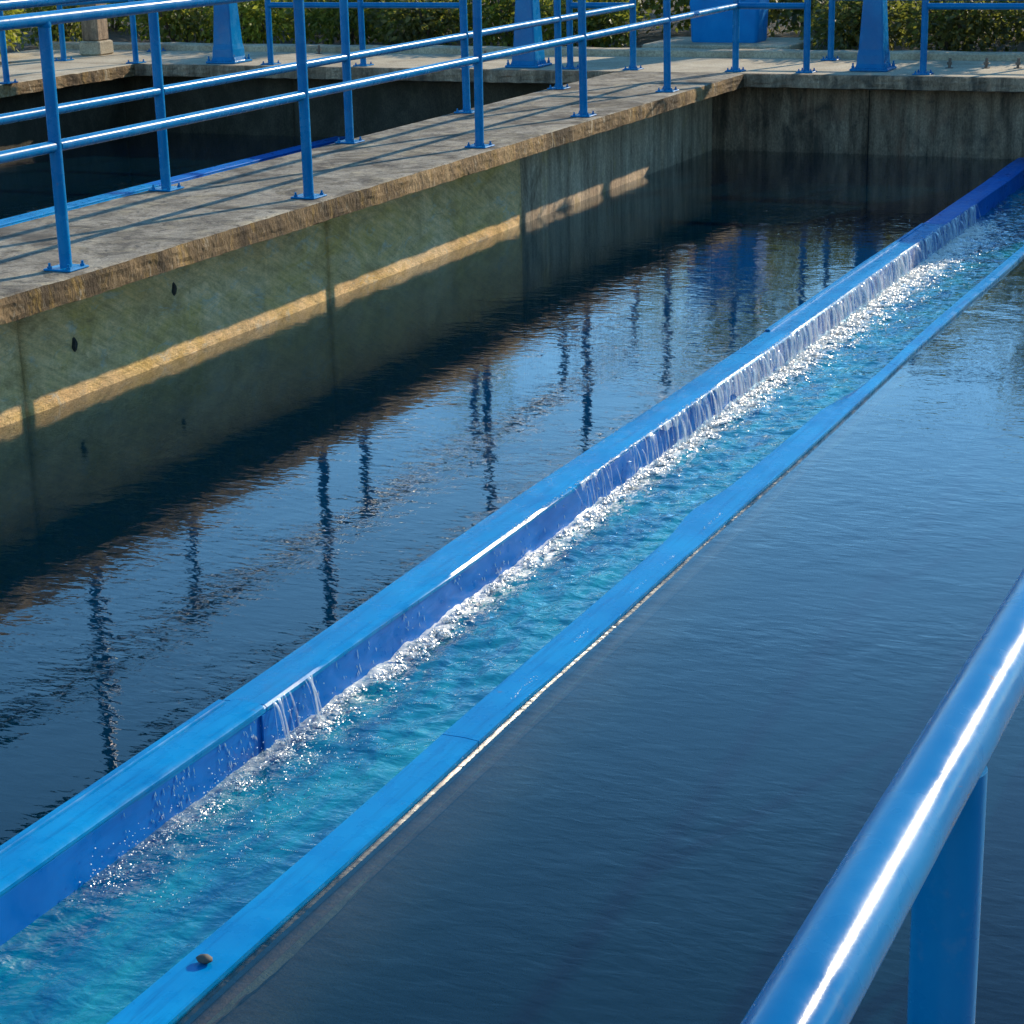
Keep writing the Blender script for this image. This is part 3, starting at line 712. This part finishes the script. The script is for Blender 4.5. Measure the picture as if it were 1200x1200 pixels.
# ------------------------------------------------------------------ shrubs and trees
def leaves(mb, rn, c, rad, n, size, flat=.0, shell=.55):
    for _ in range(n):
        d = Vector((rn.gauss(0, 1), rn.gauss(0, 1), rn.gauss(0, 1))).normalized()
        r = (shell + (1 - shell) * rn.random()) if rn.random() < .75 else rn.random()
        lump = 1 + .35 * nn(d.x + c[0], d.y + c[1], d.z + c[2], 2.3) + .18 * nn(d.x, d.y + c[0], d.z, 6.)
        p = Vector((c[0] + d.x * rad[0] * r * lump, c[1] + d.y * rad[1] * r * lump, c[2] + d.z * rad[2] * r * lump))
        if p.z < .01: continue
        s = size * rn.uniform(.6, 1.25)
        a = (d + Vector((rn.gauss(0, .7), rn.gauss(0, .7), rn.gauss(0, .5) - .2))).normalized()
        b = a.cross(Vector((rn.gauss(0, 1), rn.gauss(0, 1), rn.gauss(0, 1)))).normalized(); nrm = a.cross(b)
        q = [p, p + a * s * .5 + b * s * .27 + nrm * s * .05, p + a * s, p + a * s * .5 - b * s * .27 + nrm * s * .05]
        mb.add([tuple(x) for x in q], [(0, 1, 2), (0, 2, 3)])
def shrub(x, y, w, h, label, mt, n=2600, size=.075, seed=0, name='shrub', grp='shrubs behind the kerb'):
    rn = random.Random(seed); root = empty(name, (x, y, -.03), label, 'shrub', grp)
    st = MB()
    for k in range(5):
        a = rn.uniform(0, 6.28); tip = Vector((x + .6 * w * math.cos(a), y + .4 * w * math.sin(a), h * rn.uniform(.6, .95)))
        b = Vector((x + .05 * math.cos(a), y + .05 * math.sin(a), -.04)); mid = (b + tip) / 2 + Vector((0, 0, .08 * h))
        st.path([b, mid, tip], [.022, .014, .004], 6)
    st.build('stem', M_bark, root)
    fo = MB()
    for k in range(6):
        a = k * 1.05 + rn.uniform(0, .6); r = .45 * w
        leaves(fo, rn, (x + r * math.cos(a), y + .7 * r * math.sin(a), h * rn.uniform(.38, .58)), (w * .62, w * .55, h * .5), n // 6, size)
    fo.build('foliage', mt, root)
def tree(x, y, h, w, label, mt, seed, lean=0, n=4200, size=.12, low=.25):
    rn = random.Random(seed); root = empty('tree', (x, y, -.03), label, 'tree', 'trees behind the shrubs')
    tr = MB(); top = Vector((x + lean, y, h * .8))
    tr.path([Vector((x, y, -.05)), Vector((x + lean * .25, y, h * .25)), Vector((x + lean * .6, y + .05, h * .55)), top], [.10, .085, .06, .02], 9)
    for k in range(7):
        t = rn.uniform(.25, .75); b = Vector((x + lean * t, y, h * .8 * t)); a = rn.uniform(0, 6.28)
        e = b + Vector((w * .7 * math.cos(a), w * .7 * math.sin(a), h * rn.uniform(.1, .3)))
        tr.path([b, (b + e) / 2 + Vector((0, 0, .06)), e], [.035, .022, .006], 6)
    tr.build('trunk', M_bark, root)
    cr = MB()
    for k in range(11):
        a = rn.uniform(0, 6.28); z = h * rn.uniform(low, .88); r = w * .75 * (1 - .45 * (z / h)) * rn.uniform(.5, 1.1)
        q = rn.uniform(.55, .95)
        leaves(cr, rn, (x + lean * z / h + r * math.cos(a), y + r * math.sin(a), z), (w * .55 * q, w * .55 * q, h * .17 * q), n // 11, size, shell=.35)
    cr.build('crown', mt, root)
ORD = ['first', 'second', 'third', 'fourth', 'fifth', 'sixth', 'seventh', 'eighth', 'ninth', 'tenth', 'eleventh', 'twelfth', 'thirteenth', 'fourteenth']
# front row
fr_ = [(-13.9, 17.3, .55, .72, M_leaf3), (-14.0, 18.9, .65, .8, M_leaf), (-12.75, 19.35, .65, .75, M_leaf), (-11.7, 19.15, .55, .62, M_leaf3), (-10.7, 19.4, .6, .7, M_leaf), (-9.7, 19.25, .55, .6, M_leaf2),
       (-8.7, 19.3, .6, .66, M_leaf), (-7.8, 19.2, .52, .62, M_leaf), (-5.1, 19.35, .55, .65, M_leaf2), (-4.15, 19.25, .58, .62, M_leaf2), (-3.2, 19.35, .6, .68, M_leaf2), (-2.2, 19.3, .6, .65, M_leaf2)]
for i, (x, y, w, h, mt) in enumerate(fr_):
    shrub(x, y, w, h, ORD[i] + ' shrub from the left in the front row behind the kerb', mt, 2400, .075, 100 + i)
for i in range(11):
    x = -15.2 + 1.32 * i; rn = random.Random(i)
    shrub(x + rn.uniform(-.2, .2), 21.2 + rn.uniform(-.3, .3), .95, 1.25 + rn.uniform(-.12, .12), ORD[i] + ' of the taller dark shrubs from the left in the second row', (M_leaf, M_leaf2)[i % 2], 3000, .095, 200 + i, 'shrub', 'taller shrubs behind the front row')
for i in range(9):
    x = -19.5 + 2.25 * i; rn = random.Random(50 + i)
    tree(x, 26.2 + rn.uniform(-.6, .8), 3.7 + rn.uniform(-.5, .5) + (.8 if i in (2, 3) else 0), 1.5, ORD[i] + ' tree from the left in the row behind all the shrubs', (M_leaf, M_leaf2, M_leaf)[i % 3], 300 + i, rn.uniform(-.3, .3), low=.12)
tree(-3.25, 20.0, 1.9, .55, 'small tree with a leaning dark trunk behind the kerb at right', M_leaf2, 401, .35, 1400, .09, .55)
tree(-10.15, 20.1, 1.9, .6, 'small tree with a reddish-brown trunk behind the kerb at left', M_leaf, 402, .1, 1400, .09, .55)
